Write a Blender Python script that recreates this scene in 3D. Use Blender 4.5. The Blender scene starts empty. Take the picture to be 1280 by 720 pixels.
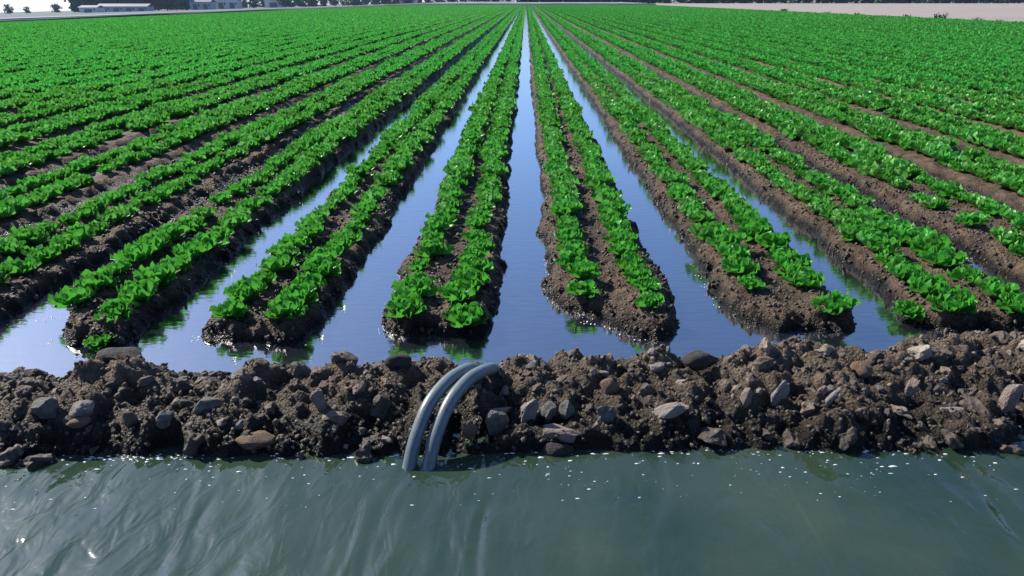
import bpy, bmesh, math, random
import numpy as np
from mathutils import Vector, Matrix, noise as mnoise

R = math.radians
scene = bpy.context.scene
col = scene.collection
random.seed(7)
rng = np.random.default_rng(11)

# ------------------------------------------------------------------ camera
CAM_H, PITCH, YAW = 1.716, 22.77, 1.075
cam_d = bpy.data.cameras.new('camera')
cam_d.sensor_width = 36.0
cam_d.lens = 24.19
cam_d.clip_start = 0.05
cam_d.clip_end = 8000
cam = bpy.data.objects.new('camera', cam_d)
cam.location = (0, 0, CAM_H)
cam.rotation_euler = (R(90 - PITCH), 0, R(YAW))
col.objects.link(cam)
scene.camera = cam

# ------------------------------------------------------------------ sky, sun, exposure
SUN_EL, SUN_AZ = 38.0, -56.0          # azimuth from +Y, negative = towards -X (left, a little ahead)
world = bpy.data.worlds.new('World')
scene.world = world
world.use_nodes = True
wn = world.node_tree.nodes
wl = world.node_tree.links
sky = wn.new('ShaderNodeTexSky')
sky.sky_type = 'NISHITA'
sky.sun_disc = False
sky.sun_elevation = R(SUN_EL)
sky.sun_rotation = R(SUN_AZ)
sky.air_density = 0.6
sky.dust_density = 0.7
sky.ozone_density = 6.0
wl.new(sky.outputs[0], wn['Background'].inputs[0])
wn['Background'].inputs[1].default_value = 0.125
sun_d = bpy.data.lights.new('sun', 'SUN')
sun_d.energy = 5.0
sun_d.angle = R(0.5)
sun_d.color = (1.0, 0.95, 0.86)
sun = bpy.data.objects.new('sun', sun_d)
sv = Vector((math.sin(R(SUN_AZ)) * math.cos(R(SUN_EL)), math.cos(R(SUN_AZ)) * math.cos(R(SUN_EL)), math.sin(R(SUN_EL))))
sun.rotation_euler = sv.to_track_quat('Z', 'Y').to_euler()
sun.location = (-8, 6, 12)
col.objects.link(sun)
vs = scene.view_settings
vs.view_transform = 'Standard'
vs.look = 'None'
vs.exposure = 0.6
vs.gamma = 1.0
scene.render.engine = 'CYCLES'
scene.cycles.use_denoising = True
scene.cycles.max_bounces = 6
scene.cycles.transparent_max_bounces = 12
scene.cycles.caustics_reflective = False
scene.cycles.caustics_refractive = False


# ------------------------------------------------------------------ helpers: noise
def _hash(ix, iy, seed):
    n = (ix.astype(np.int64) * 374761393 + iy.astype(np.int64) * 668265263 + seed * 2147483647) & 0xFFFFFFFF
    n = ((n ^ (n >> 13)) * 1274126177) & 0xFFFFFFFF
    n = n ^ (n >> 16)
    return (n & 0xFFFFFF) / float(0xFFFFFF)


def vnoise(x, y, seed=0):
    ix, iy = np.floor(x), np.floor(y)
    fx, fy = x - ix, y - iy
    fx = fx * fx * (3 - 2 * fx)
    fy = fy * fy * (3 - 2 * fy)
    a, b = _hash(ix, iy, seed), _hash(ix + 1, iy, seed)
    c, d = _hash(ix, iy + 1, seed), _hash(ix + 1, iy + 1, seed)
    return (a + (b - a) * fx) * (1 - fy) + (c + (d - c) * fx) * fy - 0.5


def fbm(x, y, seed=0, octs=4):
    s, a = 0, 1.0
    for o in range(octs):
        s = s + a * vnoise(x * 2 ** o, y * 2 ** o, seed + o * 17)
        a *= 0.5
    return s


def clods(x, y, cell, seed=0, fill=0.7):
    """rounded lumps of uneven size strewn over the plane, height 0..1"""
    gx, gy = x / cell, y / cell
    ix, iy = np.floor(gx), np.floor(gy)
    out = np.zeros_like(gx)
    for dx in (-1, 0, 1):
        for dy in (-1, 0, 1):
            cx, cy = ix + dx, iy + dy
            r = 0.3 + 0.55 * _hash(cx, cy, seed + 3)
            on = _hash(cx, cy, seed + 4) < fill
            px, py = cx + _hash(cx, cy, seed + 1), cy + _hash(cx, cy, seed + 2)
            q = 1 - ((gx - px) ** 2 + (gy - py) ** 2) / (r * r)
            out = np.maximum(out, np.where(on, np.sqrt(np.clip(q, 0, 1)) * r, 0))
    return out


def sstep(t):
    t = np.clip(t, 0, 1)
    return t * t * (3 - 2 * t)


def terrain(x):
    """the land falls away gently on the left"""
    x = np.asarray(x, float)
    return -0.035 * np.clip(-x - 30, 0, 50) - 0.022 * np.maximum(0, -x - 80)


# ------------------------------------------------------------------ helpers: objects
def mesh_np(name, verts, faces, smooth=True):
    me = bpy.data.meshes.new(name)
    me.from_pydata(np.asarray(verts).tolist(), [], faces if isinstance(faces, list) else faces.tolist())
    if smooth:
        me.polygons.foreach_set('use_smooth', [True] * len(me.polygons))
    me.update()
    return me


def grid_mesh(name, X, Y, Z, smooth=True):
    n, m = X.shape
    v = np.stack([X, Y, Z], -1).reshape(-1, 3)
    idx = np.arange(n * m).reshape(n, m)
    f = np.stack([idx[:-1, :-1], idx[1:, :-1], idx[1:, 1:], idx[:-1, 1:]], -1).reshape(-1, 4)
    me = bpy.data.meshes.new(name)
    me.vertices.add(len(v))
    me.vertices.foreach_set('co', v.astype(np.float32).ravel())
    me.loops.add(f.size)
    me.loops.foreach_set('vertex_index', f.astype(np.int32).ravel())
    me.polygons.add(len(f))
    me.polygons.foreach_set('loop_start', np.arange(0, f.size, 4, dtype=np.int32))
    me.polygons.foreach_set('use_smooth', np.full(len(f), smooth))
    me.update(calc_edges=True)
    me.validate()
    return me


def obj(name, me, mat=None, parent=None):
    o = bpy.data.objects.new(name, me)
    if mat is not None and len(me.materials) == 0:
        me.materials.append(mat)
    col.objects.link(o)
    if parent is not None:
        o.parent = parent
    return o


def empty(name, loc, rz=0.0):
    o = bpy.data.objects.new(name, None)
    o.empty_display_size = 0.1
    o.location = loc
    o.rotation_euler = (0, 0, rz)
    col.objects.link(o)
    return o


def tag(o, label=None, cat=None, group=None, kind=None):
    if label:
        o['label'] = label
    if cat:
        o['category'] = cat
    if group:
        o['group'] = group
    if kind:
        o['kind'] = kind
    return o


# ------------------------------------------------------------------ helpers: materials
class Mat:
    def __init__(self, name):
        self.m = bpy.data.materials.new(name)
        self.m.use_nodes = True
        self.nt = self.m.node_tree
        self.p = self.nt.nodes['Principled BSDF']
        self.out = self.nt.nodes['Material Output']

    def n(self, t, **kw):
        nd = self.nt.nodes.new(t)
        for k, v in kw.items():
            if isinstance(k, str) and k in nd.inputs:
                nd.inputs[k].default_value = v
            else:
                setattr(nd, k, v)
        return nd

    def l(self, a, b):
        self.nt.links.new(a, b)

    def noise(self, scale, detail=4, rough=0.55, vec=None, dist=0.0):
        nd = self.n('ShaderNodeTexNoise')
        nd.inputs['Scale'].default_value = scale
        nd.inputs['Detail'].default_value = detail
        nd.inputs['Roughness'].default_value = rough
        nd.inputs['Distortion'].default_value = dist
        if vec is not None:
            self.l(vec, nd.inputs['Vector'])
        return nd.outputs[0]

    def ramp(self, fac, stops):
        r = self.n('ShaderNodeValToRGB')
        e = r.color_ramp.elements
        while len(e) < len(stops):
            e.new(0.5)
        for el, (p, c) in zip(e, stops):
            el.position = p
            el.color = (*c, 1) if len(c) == 3 else c
        self.l(fac, r.inputs[0])
        return r.outputs[0]

    def mix(self, fac, a, b, mode='MIX'):
        m = self.n('ShaderNodeMix')
        m.data_type = 'RGBA'
        m.blend_type = mode
        for s, v in ((m.inputs[0], fac), (m.inputs[6], a), (m.inputs[7], b)):
            if hasattr(v, 'is_output'):
                self.l(v, s)
            else:
                s.default_value = v if not isinstance(v, tuple) else ((*v, 1) if len(v) == 3 else v)
        return m.outputs[2]

    def math(self, op, a, b=0.0, clamp=False):
        m = self.n('ShaderNodeMath')
        m.operation = op
        m.use_clamp = clamp
        for s, v in ((m.inputs[0], a), (m.inputs[1], b)):
            if hasattr(v, 'is_output'):
                self.l(v, s)
            else:
                s.default_value = v
        return m.outputs[0]

    def bump(self, height, strength=0.5, dist=0.01, normal=None):
        b = self.n('ShaderNodeBump')
        b.inputs['Strength'].default_value = strength
        b.inputs['Distance'].default_value = dist
        self.l(height, b.inputs['Height'])
        if normal is not None:
            self.l(normal, b.inputs['Normal'])
        return b.outputs[0]

    def pos(self):
        return self.n('ShaderNodeNewGeometry').outputs['Position']

    def sepz(self, v):
        s = self.n('ShaderNodeSeparateXYZ')
        self.l(v, s.inputs[0])
        return s.outputs

    def objrand(self):
        return self.n('ShaderNodeObjectInfo').outputs['Random']


def soil_mat(name, dry, mid, wet, z0, z1, bump=0.6):
    """earth: dry crumbs, darker and glossier towards the water it soaks up"""
    M = Mat(name)
    p = M.pos()
    big = M.noise(2.2, 4, vec=p)
    med = M.noise(14, 5, 0.65, vec=p)
    fine = M.noise(90, 4, 0.7, vec=p)
    c = M.ramp(med, [(0.32, mid), (0.66, dry)])
    c = M.mix(M.math('MULTIPLY', fine, 0.55), c, tuple(v * 0.45 for v in mid))
    z = M.sepz(p)[2]
    z = M.math('ADD', z, M.math('MULTIPLY', M.math('SUBTRACT', big, 0.5), 0.10))
    z = M.math('ADD', z, M.math('MULTIPLY', M.math('SUBTRACT', med, 0.5), 0.06))
    d = M.math('DIVIDE', M.math('SUBTRACT', z, z0), z1 - z0, clamp=True)
    c = M.mix(d, wet, c)
    M.l(c, M.p.inputs['Base Color'])
    M.l(M.math('ADD', M.math('MULTIPLY', d, 0.55), 0.30), M.p.inputs['Roughness'])
    M.p.inputs['Specular IOR Level'].default_value = 0.22
    vor = M.n('ShaderNodeTexVoronoi')
    vor.inputs['Scale'].default_value = 75
    M.l(p, vor.inputs['Vector'])
    h = M.math('ADD', M.noise(55, 6, 0.7, vec=p), M.math('MULTIPLY', fine, 0.5))
    h = M.math('SUBTRACT', h, M.math('MULTIPLY', vor.outputs['Distance'], 0.7))
    M.l(M.bump(h, bump, 0.02), M.p.inputs['Normal'])
    return M.m


MAT = {}
MAT['bed'] = soil_mat('bed_soil', (0.29, 0.195, 0.125), (0.115, 0.077, 0.052), (0.012, 0.0105, 0.0085), 0.030, 0.115, 1.0)  # wet tone mixes damp with painted shade for the dark flanks
MAT['bank'] = soil_mat('bank_soil', (0.33, 0.245, 0.17), (0.115, 0.088, 0.064), (0.014, 0.0125, 0.010), 0.10, 0.28, 1.0)
MAT['field'] = soil_mat('field_soil', (0.23, 0.145, 0.09), (0.11, 0.07, 0.045), (0.04, 0.03, 0.022), -0.02, 0.08)


def clod_mat():
    M = Mat('clod_earth')
    p = M.pos()
    r = M.objrand()
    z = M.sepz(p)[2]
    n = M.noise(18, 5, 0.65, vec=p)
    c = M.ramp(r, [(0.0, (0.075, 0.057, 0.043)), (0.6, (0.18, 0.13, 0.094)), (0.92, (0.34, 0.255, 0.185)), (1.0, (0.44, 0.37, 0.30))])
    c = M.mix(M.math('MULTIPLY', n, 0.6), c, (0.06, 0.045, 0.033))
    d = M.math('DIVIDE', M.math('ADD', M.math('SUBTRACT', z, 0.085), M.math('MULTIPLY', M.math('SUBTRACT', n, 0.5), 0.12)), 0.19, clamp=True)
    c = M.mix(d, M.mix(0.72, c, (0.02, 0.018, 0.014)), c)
    M.l(c, M.p.inputs['Base Color'])
    M.l(M.math('ADD', M.math('MULTIPLY', d, 0.35), 0.5), M.p.inputs['Roughness'])
    M.l(M.bump(M.noise(70, 6, 0.7, vec=p), 0.7, 0.012), M.p.inputs['Normal'])
    return M.m


def stone_mat(name, a, b):
    M = Mat(name)
    tc = M.n('ShaderNodeTexCoord').outputs['Object']
    n = M.noise(2.2, 6, 0.65, vec=tc, dist=0.6)
    c = M.ramp(n, [(0.3, b), (0.62, a)])
    c = M.mix(M.math('MULTIPLY', M.noise(9, 5, 0.7, vec=tc), 0.7), c, tuple(v * 0.4 for v in b))
    M.l(c, M.p.inputs['Base Color'])
    M.p.inputs['Roughness'].default_value = 0.8
    M.l(M.bump(M.noise(6, 8, 0.7, vec=tc), 0.7, 0.25), M.p.inputs['Normal'])
    return M.m


MAT['clod'] = clod_mat()
MAT['stone_pale'] = stone_mat('pale_stone', (0.62, 0.55, 0.50), (0.34, 0.28, 0.24))
MAT['stone_pink'] = stone_mat('pinkish_stone', (0.60, 0.46, 0.40), (0.32, 0.23, 0.19))
MAT['stone_grey'] = stone_mat('grey_stone', (0.36, 0.35, 0.31), (0.15, 0.145, 0.13))
MAT['stone_dark'] = stone_mat('dark_stone', (0.10, 0.085, 0.07), (0.05, 0.042, 0.035))
MAT['stone_tan'] = stone_mat('tan_stone', (0.42, 0.27, 0.17), (0.22, 0.14, 0.09))


def water_mat(name, murk, murk2, ior, clear, ripple, sheen=0.0):
    M = Mat(name)
    p = M.pos()
    nt = M.nt
    h = ripple(M, p)
    nrm = M.bump(h, 1.0, 1.0)
    dif = M.n('ShaderNodeBsdfDiffuse')
    c = M.ramp(M.noise(1.6, 4, vec=p), [(0.35, murk), (0.68, murk2)])
    M.l(c, dif.inputs['Color'])
    tr = M.n('ShaderNodeBsdfTransparent')
    tr.inputs[0].default_value = (0.75, 0.78, 0.66, 1)
    mx = M.n('ShaderNodeMixShader')
    mx.inputs[0].default_value = clear
    M.l(dif.outputs[0], mx.inputs[1])
    M.l(tr.outputs[0], mx.inputs[2])
    gl = M.n('ShaderNodeBsdfGlossy')
    gl.inputs['Roughness'].default_value = 0.07
    M.l(nrm, gl.inputs['Normal'])
    fr = M.n('ShaderNodeFresnel')
    fr.inputs['IOR'].default_value = ior
    M.l(nrm, fr.inputs['Normal'])
    m2 = M.n('ShaderNodeMixShader')
    if sheen:                                       # sky reflection boosted beyond that of clean water, most at a glancing angle
        M.l(M.math('ADD', M.math('MULTIPLY', M.math('POWER', fr.outputs[0], 0.4), 1.1), sheen, clamp=True), m2.inputs[0])
    else:
        M.l(fr.outputs[0], m2.inputs[0])
    M.l(mx.outputs[0], m2.inputs[1])
    M.l(gl.outputs[0], m2.inputs[2])
    M.l(m2.outputs[0], M.out.inputs['Surface'])
    nt.nodes.remove(M.p)
    return M.m


def scaled(M, p, sx, sy, sz=1.0, rot=0.0):
    mp = M.n('ShaderNodeMapping')
    mp.inputs['Scale'].default_value = (sx, sy, sz)
    mp.inputs['Rotation'].default_value = (0, 0, rot)
    M.l(p, mp.inputs['Vector'])
    return mp.outputs[0]


def furrow_ripple(M, p):
    a = M.noise(1.0, 3, 0.5, vec=scaled(M, p, 9, 26))
    b = M.noise(1.0, 2, 0.5, vec=scaled(M, p, 30, 70))
    return M.math('ADD', M.math('MULTIPLY', a, 0.0014), M.math('MULTIPLY', b, 0.0003))


def canal_ripple(M, p):
    a = M.noise(1.0, 1, 0.5, vec=scaled(M, p, 4.6, 1.2), dist=1.1)
    b = M.noise(1.0, 2, 0.5, vec=scaled(M, p, 13, 6.5), dist=0.8)
    c = M.noise(1.0, 2, 0.5, vec=scaled(M, p, 26, 34))
    return M.math('ADD', M.math('MULTIPLY', a, 0.032), M.math('ADD', M.math('MULTIPLY', b, 0.0085), M.math('MULTIPLY', c, 0.0006)))


MAT['furrow_water'] = water_mat('furrow_water', (0.030, 0.035, 0.055), (0.042, 0.046, 0.066), 1.36, 0.3, furrow_ripple, 0.30)
MAT['canal_water'] = water_mat('canal_water', (0.024, 0.055, 0.036), (0.058, 0.092, 0.056), 2.05, 0.30, canal_ripple)


def leaf_mat(name, dark, light, rib, trans=0.3, rough=0.42, spec=0.3):
    M = Mat(name)
    uv = M.n('ShaderNodeUVMap').outputs[0]
    s = M.sepz(uv)
    side, along = s[0], s[1]
    ribm = M.math('SUBTRACT', 1.0, M.math('MULTIPLY', M.math('ABSOLUTE', M.math('SUBTRACT', side, 0.5)), 9.0), clamp=True)
    ribm = M.math('MULTIPLY', ribm, M.math('SUBTRACT', 1.05, along), clamp=True)
    tc = M.n('ShaderNodeTexCoord').outputs['Object']
    n = M.noise(28, 3, vec=tc)
    c = M.mix(M.ramp(n, [(0.35, (0, 0, 0)), (0.7, (1, 1, 1))]), dark, light)
    hsv = M.n('ShaderNodeHueSaturation')
    M.l(c, hsv.inputs['Color'])
    isl = M.n('ShaderNodeNewGeometry').outputs['Random Per Island']
    M.l(M.math('ADD', M.math('ADD', M.math('MULTIPLY', M.objrand(), 0.45), M.math('MULTIPLY', isl, 0.85)), 0.36), hsv.inputs['Value'])
    M.l(M.math('ADD', M.math('MULTIPLY', M.objrand(), 0.03), 0.485), hsv.inputs['Hue'])
    pale = M.ramp(isl, [(0.70, (0, 0, 0)), (1.0, (0.85, 0.85, 0.85))])  # random leaves tinted paler to stand for sun glints
    c = M.mix(pale, hsv.outputs[0], tuple(0.45 * a_ + 0.55 * b_ for a_, b_ in zip(light, rib)))
    c = M.mix(M.math('MULTIPLY', ribm, 0.55), c, rib)
    M.l(c, M.p.inputs['Base Color'])
    M.p.inputs['Roughness'].default_value = rough
    M.p.inputs['Specular IOR Level'].default_value = spec
    M.l(M.bump(M.noise(60, 3, vec=tc), 0.5, 0.008), M.p.inputs['Normal'])
    t = M.n('ShaderNodeBsdfTranslucent')
    M.l(M.mix(0.5, c, tuple(min(1, v * 2.2) for v in light)), t.inputs['Color'])
    mx = M.n('ShaderNodeMixShader')
    mx.inputs[0].default_value = trans
    M.l(M.p.outputs[0], mx.inputs[1])
    M.l(t.outputs[0], mx.inputs[2])
    M.l(mx.outputs[0], M.out.inputs['Surface'])
    return M.m


MAT['lettuce'] = leaf_mat('lettuce_leaf', (0.013, 0.11, 0.012), (0.105, 0.42, 0.045), (0.42, 0.62, 0.28), 0.25, 0.36, 0.45)
MAT['lettuce_far'] = leaf_mat('lettuce_leaf_far', (0.015, 0.14, 0.020), (0.075, 0.40, 0.052), (0.18, 0.48, 0.12), 0.30, 0.55, 0.18)
MAT['tree_leaf'] = leaf_mat('tree_leaf', (0.012, 0.030, 0.016), (0.025, 0.055, 0.025), (0.03, 0.06, 0.03), 0.15)


def plain(name, c, rough=0.8, var=0.25, scale=3.0, metallic=0.0, bump=0.0):
    M = Mat(name)
    tc = M.n('ShaderNodeTexCoord').outputs['Object']
    n = M.noise(scale, 5, 0.6, vec=tc)
    M.l(M.mix(n, tuple(v * (1 - var) for v in c), tuple(min(1, v * (1 + var)) for v in c)), M.p.inputs['Base Color'])
    M.p.inputs['Roughness'].default_value = rough
    M.p.inputs['Metallic'].default_value = metallic
    if bump:
        M.l(M.bump(n, bump, 0.05), M.p.inputs['Normal'])
    return M.m


def pipe_mat():
    M = Mat('pipe_grey')
    p = M.pos()
    n = M.noise(9, 6, 0.65, vec=p)
    g = M.noise(38, 5, 0.7, vec=p)
    c = M.mix(n, (0.10, 0.135, 0.155), (0.19, 0.23, 0.25))
    c = M.mix(M.ramp(M.math('ADD', M.math('MULTIPLY', g, 0.6), M.math('MULTIPLY', n, 0.4)), [(0.52, (0, 0, 0)), (0.66, (0.75, 0.75, 0.75))]), c, (0.10, 0.078, 0.058))
    M.l(c, M.p.inputs['Base Color'])
    M.l(M.ramp(g, [(0.3, (0.24, 0.24, 0.24)), (0.7, (0.44, 0.44, 0.44))]), M.p.inputs['Roughness'])
    M.l(M.bump(g, 0.25, 0.004), M.p.inputs['Normal'])
    return M.m


MAT['pipe'] = pipe_mat()
MAT['pipe_bore'] = plain('pipe_bore', (0.03, 0.03, 0.035), 0.7)
MAT['foam_glints'] = plain('foam_glint_white', (0.78, 0.80, 0.80), 0.5, 0.08)
MAT['bark'] = plain('bark', (0.09, 0.07, 0.055), 0.9)
MAT['white_wall'] = plain('white_wall', (0.72, 0.72, 0.72), 0.7, 0.08)
MAT['grey_wall'] = plain('grey_metal_wall', (0.36, 0.42, 0.48), 0.5, 0.1)
MAT['roof'] = plain('dark_roof', (0.12, 0.13, 0.16), 0.6, 0.15)
MAT['pane'] = plain('dark_glass', (0.02, 0.025, 0.03), 0.1)
MAT['ground'] = plain('open_land', (0.10, 0.12, 0.11), 0.95, 0.35, 0.02)
MAT['fallow'] = plain('fallow_earth', (0.29, 0.245, 0.22), 0.95, 0.15, 0.05)
MAT['road'] = plain('road_surface', (0.19, 0.23, 0.27), 0.85, 0.12, 0.1)
MAT['verge'] = plain('verge_grass', (0.008, 0.034, 0.018), 0.9, 0.3, 0.4)

# ------------------------------------------------------------------ the land
# ground sheet to the horizon: just under the field, dropping away below the ditch and canal
gx = np.unique(np.concatenate([np.linspace(-1500, -200, 12), np.linspace(-200, 200, 81), np.linspace(200, 1500, 12), np.linspace(-16, 16, 17)]))
gy = np.unique(np.concatenate([np.linspace(-300, -10, 6), np.linspace(-10, 20, 31), np.linspace(20, 400, 40), np.linspace(400, 2500, 12)]))
GX, GY = np.meshgrid(gx, gy, indexing='ij')
low = sstep((14 - np.abs(GX)) / 4) * sstep((12 - GY) / 4) * sstep((GY + 6) / 4)
ground = obj('ground', grid_mesh('ground', GX, GY, terrain(GX) - 0.12 - 0.7 * low), MAT['ground'])
tag(ground, 'flat open land reaching to the horizon', kind='structure')

# furrow centre lines: measured ones in the middle, regular beyond
FUR = {-3: -2.90, -2: -1.955, -1: -0.98, 0: -0.01, 1: 1.046, 2: 2.085, 3: 3.13}
FIELD_R = 35.0
FIELD_L = -96.0
i = 3
while FUR[i] < FIELD_R:
    FUR[i + 1] = FUR[i] + 1.04
    i += 1
BED_MAX = i - 1
i = -3
while FUR[i] > FIELD_L:
    FUR[i - 1] = FUR[i] - 1.0
    i -= 1
BED_MIN = i
FAR_Y = 205.0


def far_end(x):
    """the far edge of the crop swings nearer on the left"""
    x = np.asarray(x, float)
    return FAR_Y - 0.6 * np.clip(-x - 30, 0, 32) - 4.4 * np.clip(-x - 62, 0, 36)


TOP = 0.078


def floor_z(k, Y):
    if abs(k) <= 2:
        return np.full_like(Y, -0.06)
    if k == -3:
        return -0.06 + 0.075 * sstep((Y - 4.2) / 1.5)
    if k == 3:
        return -0.05 + 0.062 * sstep((Y - 3.9) / 0.8) - 0.025 * sstep(vnoise(Y * 0.9, Y * 0 + 3, 5) * 4)
    return np.full_like(Y, 0.025)


def chan_w(k):
    return {0: 0.110, -1: 0.120, 1: 0.112, -2: 0.130, 2: 0.130}.get(k, 0.05)


def end_line(b, X):
    """where the near end of bed b meets the water (y as a function of x)"""
    if b == -1:
        return 3.37 + 0.30 * sstep((X + 0.35) / 0.4) - 0.05 * (X + 0.5)
    if b == 0:
        return 3.84 - 0.50 * sstep((X - 0.12) / 0.6) + 0.12 * sstep((X - 0.75) / 0.2)
    if b == 1:
        return 3.47 + 0.35 * sstep((1.45 - X) / 0.4) + 0.10 * sstep((X - 1.75) / 0.3)
    if b == 2:
        return 3.46 + 0.38 * sstep((2.4 - X) / 0.35)
    if b == -2:
        return 3.26 + 0.10 * sstep((-1.5 - X) / 0.4) + 0.2 * sstep((X + 1.2) / 0.15)
    if b == -3:
        return 3.22 + 0.5 * sstep((-2.42 - X) / 0.35)
    return 3.42 + 0.1 * math.sin(b * 2.3) + 0 * X


def bed_height(X, Y, b, detail=1.0):
    kl, kr = b, b + 1
    xl, xr = FUR[kl], FUR[kr]
    wob = 0.07 * detail
    dl = X - xl - chan_w(kl) + wob * fbm(Y * 2.3, Y * 0 + kl, 31, 4) + 0.03 * fbm(X * 11, Y * 11, 33, 3)
    dr = xr - X - chan_w(kr) + wob * fbm(Y * 2.3, Y * 0 + kr + 40, 37, 4) + 0.03 * fbm(X * 11, Y * 11, 35, 3)
    left = X < (xl + xr) / 2
    fl = np.where(left, floor_z(kl, Y), floor_z(kr, Y))
    t = sstep(np.minimum(dl, dr) / 0.135)
    mid = np.abs(X - (xl + xr) / 2)
    top = TOP - 0.022 * np.exp(-(mid / 0.07) ** 2) + 0.02 * fbm(X * 3, Y * 1.7, 41, 3)
    h = fl + (top - fl) * t
    e = sstep((Y - end_line(b, X) + 0.09 + 0.07 * fbm(X * 7, Y * 7, 43, 4)) / 0.24)
    h = -0.075 + (h + 0.075) * e
    amp = 0.35 + 0.65 * (1 - np.abs(2 * t - 1))
    amp = np.maximum(amp, 0.75 * (e < 0.98))
    amp = amp * np.clip((h + 0.06) / 0.06, 0, 1)
    h = h + detail * amp * (0.055 * clods(X, Y, 0.085, 51, 0.65) + 0.034 * clods(X, Y, 0.038, 57, 0.8) + 0.050 * fbm(X * 14, Y * 14, 61, 4))
    return h


def geo_rows(y0, y1, k, smin):
    ys = [y0]
    while ys[-1] < y1:
        ys.append(ys[-1] + max(smin, k * ys[-1]))
    ys[-1] = y1
    return np.array(ys)


NEAR_BEDS = range(-6, 6)
SIDE_WORD = {0: 'first bed right of the central water channel', 1: 'second bed right of the central water channel', 2: 'third bed right of the central water channel',
             3: 'fourth bed right of the central water channel', 4: 'fifth bed right of the central water channel', 5: 'sixth bed right of the central water channel',
             -1: 'first bed left of the central water channel', -2: 'second bed left of the central water channel', -3: 'third bed left of the central water channel',
             -4: 'fourth bed left of the central water channel', -5: 'fifth bed left of the central water channel', -6: 'sixth bed left of the central water channel'}
for b in NEAR_BEDS:
    nx = 56 if -4 <= b <= 3 else 30
    kk = 0.0042 if -4 <= b <= 3 else 0.008
    xs = np.linspace(FUR[b], FUR[b + 1], nx)
    ys = geo_rows(2.95, far_end(FUR[b]), kk, 0.013)
    X, Y = np.meshgrid(xs, ys, indexing='ij')
    o = obj('planting_bed', grid_mesh('planting_bed', X, Y, bed_height(X, Y, b)), MAT['bed'])
    tag(o, 'raised brown soil ridge, ' + SIDE_WORD[b], kind='structure')

# the outer beds in one coarse sheet of ridges on either side
for side, (b0, b1) in (('left', (BED_MIN, -7)), ('right', (6, BED_MAX))):
    prof = np.array([0.0, 0.10, 0.2, 0.3, 0.5, 0.7, 0.8, 0.9])
    xs = np.concatenate([FUR[b] + (FUR[b + 1] - FUR[b]) * prof for b in range(b0, b1 + 1)] + [np.array([FUR[b1 + 1]])])
    v = np.linspace(0, 1, 90)
    y0 = np.maximum(3.0, (np.abs(xs) - 3.0) / 0.9)
    y1 = far_end(xs)
    X = np.repeat(xs[:, None], len(v), 1)
    Y = y0[:, None] * (y1 / y0)[:, None] ** v[None, :]
    ph = np.concatenate([prof] * (b1 - b0 + 1) + [np.array([0.0])])
    z = 0.02 + 0.075 * sstep((0.5 - np.abs(ph - 0.5)) / 0.3)
    Z = terrain(X) + z[:, None] + 0.04 * fbm(X * 5, Y * 3, 71, 3)
    o = obj('field_soil', grid_mesh('field_soil', X, Y, Z), MAT['field'])
    tag(o, 'ridged brown field soil under the lettuce rows to the ' + side, kind='structure')

# floor of the head ditch that joins the furrows, and its water
fx = np.linspace(-9, 9, 260)
fy = np.linspace(2.55, 3.5, 30)
X, Y = np.meshgrid(fx, fy, indexing='ij')
o = obj('ditch_floor', grid_mesh('ditch_floor', X, Y, -0.085 + 0.02 * fbm(X * 6, Y * 6, 81) - 0.06 * sstep((Y - 3.0) / 0.2)), MAT['bed'])
tag(o, 'muddy floor of the flooded head ditch', kind='structure')
wv = [(-9, 2.55, 0), (9, 2.55, 0), (9, 3.75, 0), (3.65, 3.75, 0), (3.65, 200, 0), (-3.4, 200, 0), (-3.4, 3.75, 0), (-9, 3.75, 0)]
me = bpy.data.meshes.new('furrow_water')
me.from_pydata(wv, [], [(0, 1, 2, 3, 6, 7), (6, 3, 4, 5)])
me.update()
tag(obj('furrow_water', me, MAT['furrow_water']), 'blue sky-reflecting irrigation water filling the furrows', kind='structure')

# ------------------------------------------------------------------ the canal and its bank
CANAL_Z = 0.06


def canal_edge(x):
    return 2.262 + 0.047 * np.asarray(x, float) + 0.075 * fbm(np.asarray(x, float) * 1.9, np.asarray(x, float) * 0 + 2, 91, 3)


def bank_base(X, Y):
    v = Y - canal_edge(X)
    cv = 0.40 + 0.045 * np.clip(X, -2.5, 2.5)                      # where the crest runs
    crest = 0.200 + 0.06 * fbm(X * 1.3, X * 0 + 7, 95, 4) - 0.05 * np.exp(-((X + 0.10) / 0.34) ** 2) + 0.05 * np.exp(-((X + 1.80) / 0.16) ** 2)
    up = np.clip(v / cv, -2, 1)
    front = np.where(up < 0, CANAL_Z + up * 0.42, CANAL_Z + (crest - CANAL_Z) * np.clip(up, 0, 1) ** 0.48)
    dn = np.clip((v - cv - 0.06) / 0.34, 0, 2)
    back = crest + 0.015 - (crest + 0.11) * sstep(dn * 0.8)
    return np.where(v < cv, front, np.where(v < cv + 0.06, crest + 0.015 * (v - cv) / 0.06, back))


def bank_height(X, Y):
    h = bank_base(X, Y)
    up = np.clip((h - CANAL_Z + 0.05) / 0.07, 0, 1)
    h = h + up * (0.06 * fbm(X * 5, Y * 5, 101, 3) + 0.065 * clods(X, Y, 0.13, 103, 0.6) + 0.028 * clods(X, Y, 0.05, 107, 0.75)
                  + 0.018 * clods(X, Y, 0.024, 109, 0.8) + 0.02 * fbm(X * 30, Y * 30, 113, 3) - 0.035)
    return h


bx = np.arange(-5.5, 5.5, 0.0125)
bv = np.arange(-0.28, 1.05, 0.0115)
X, V = np.meshgrid(bx, bv, indexing='ij')
Y = V + 2.262 + 0.047 * X
bank = obj('earth_bank', grid_mesh('earth_bank', X, Y, bank_height(X, Y)), MAT['bank'])
tag(bank, 'rough dark earth bank of clods between canal and field', kind='structure')

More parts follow.
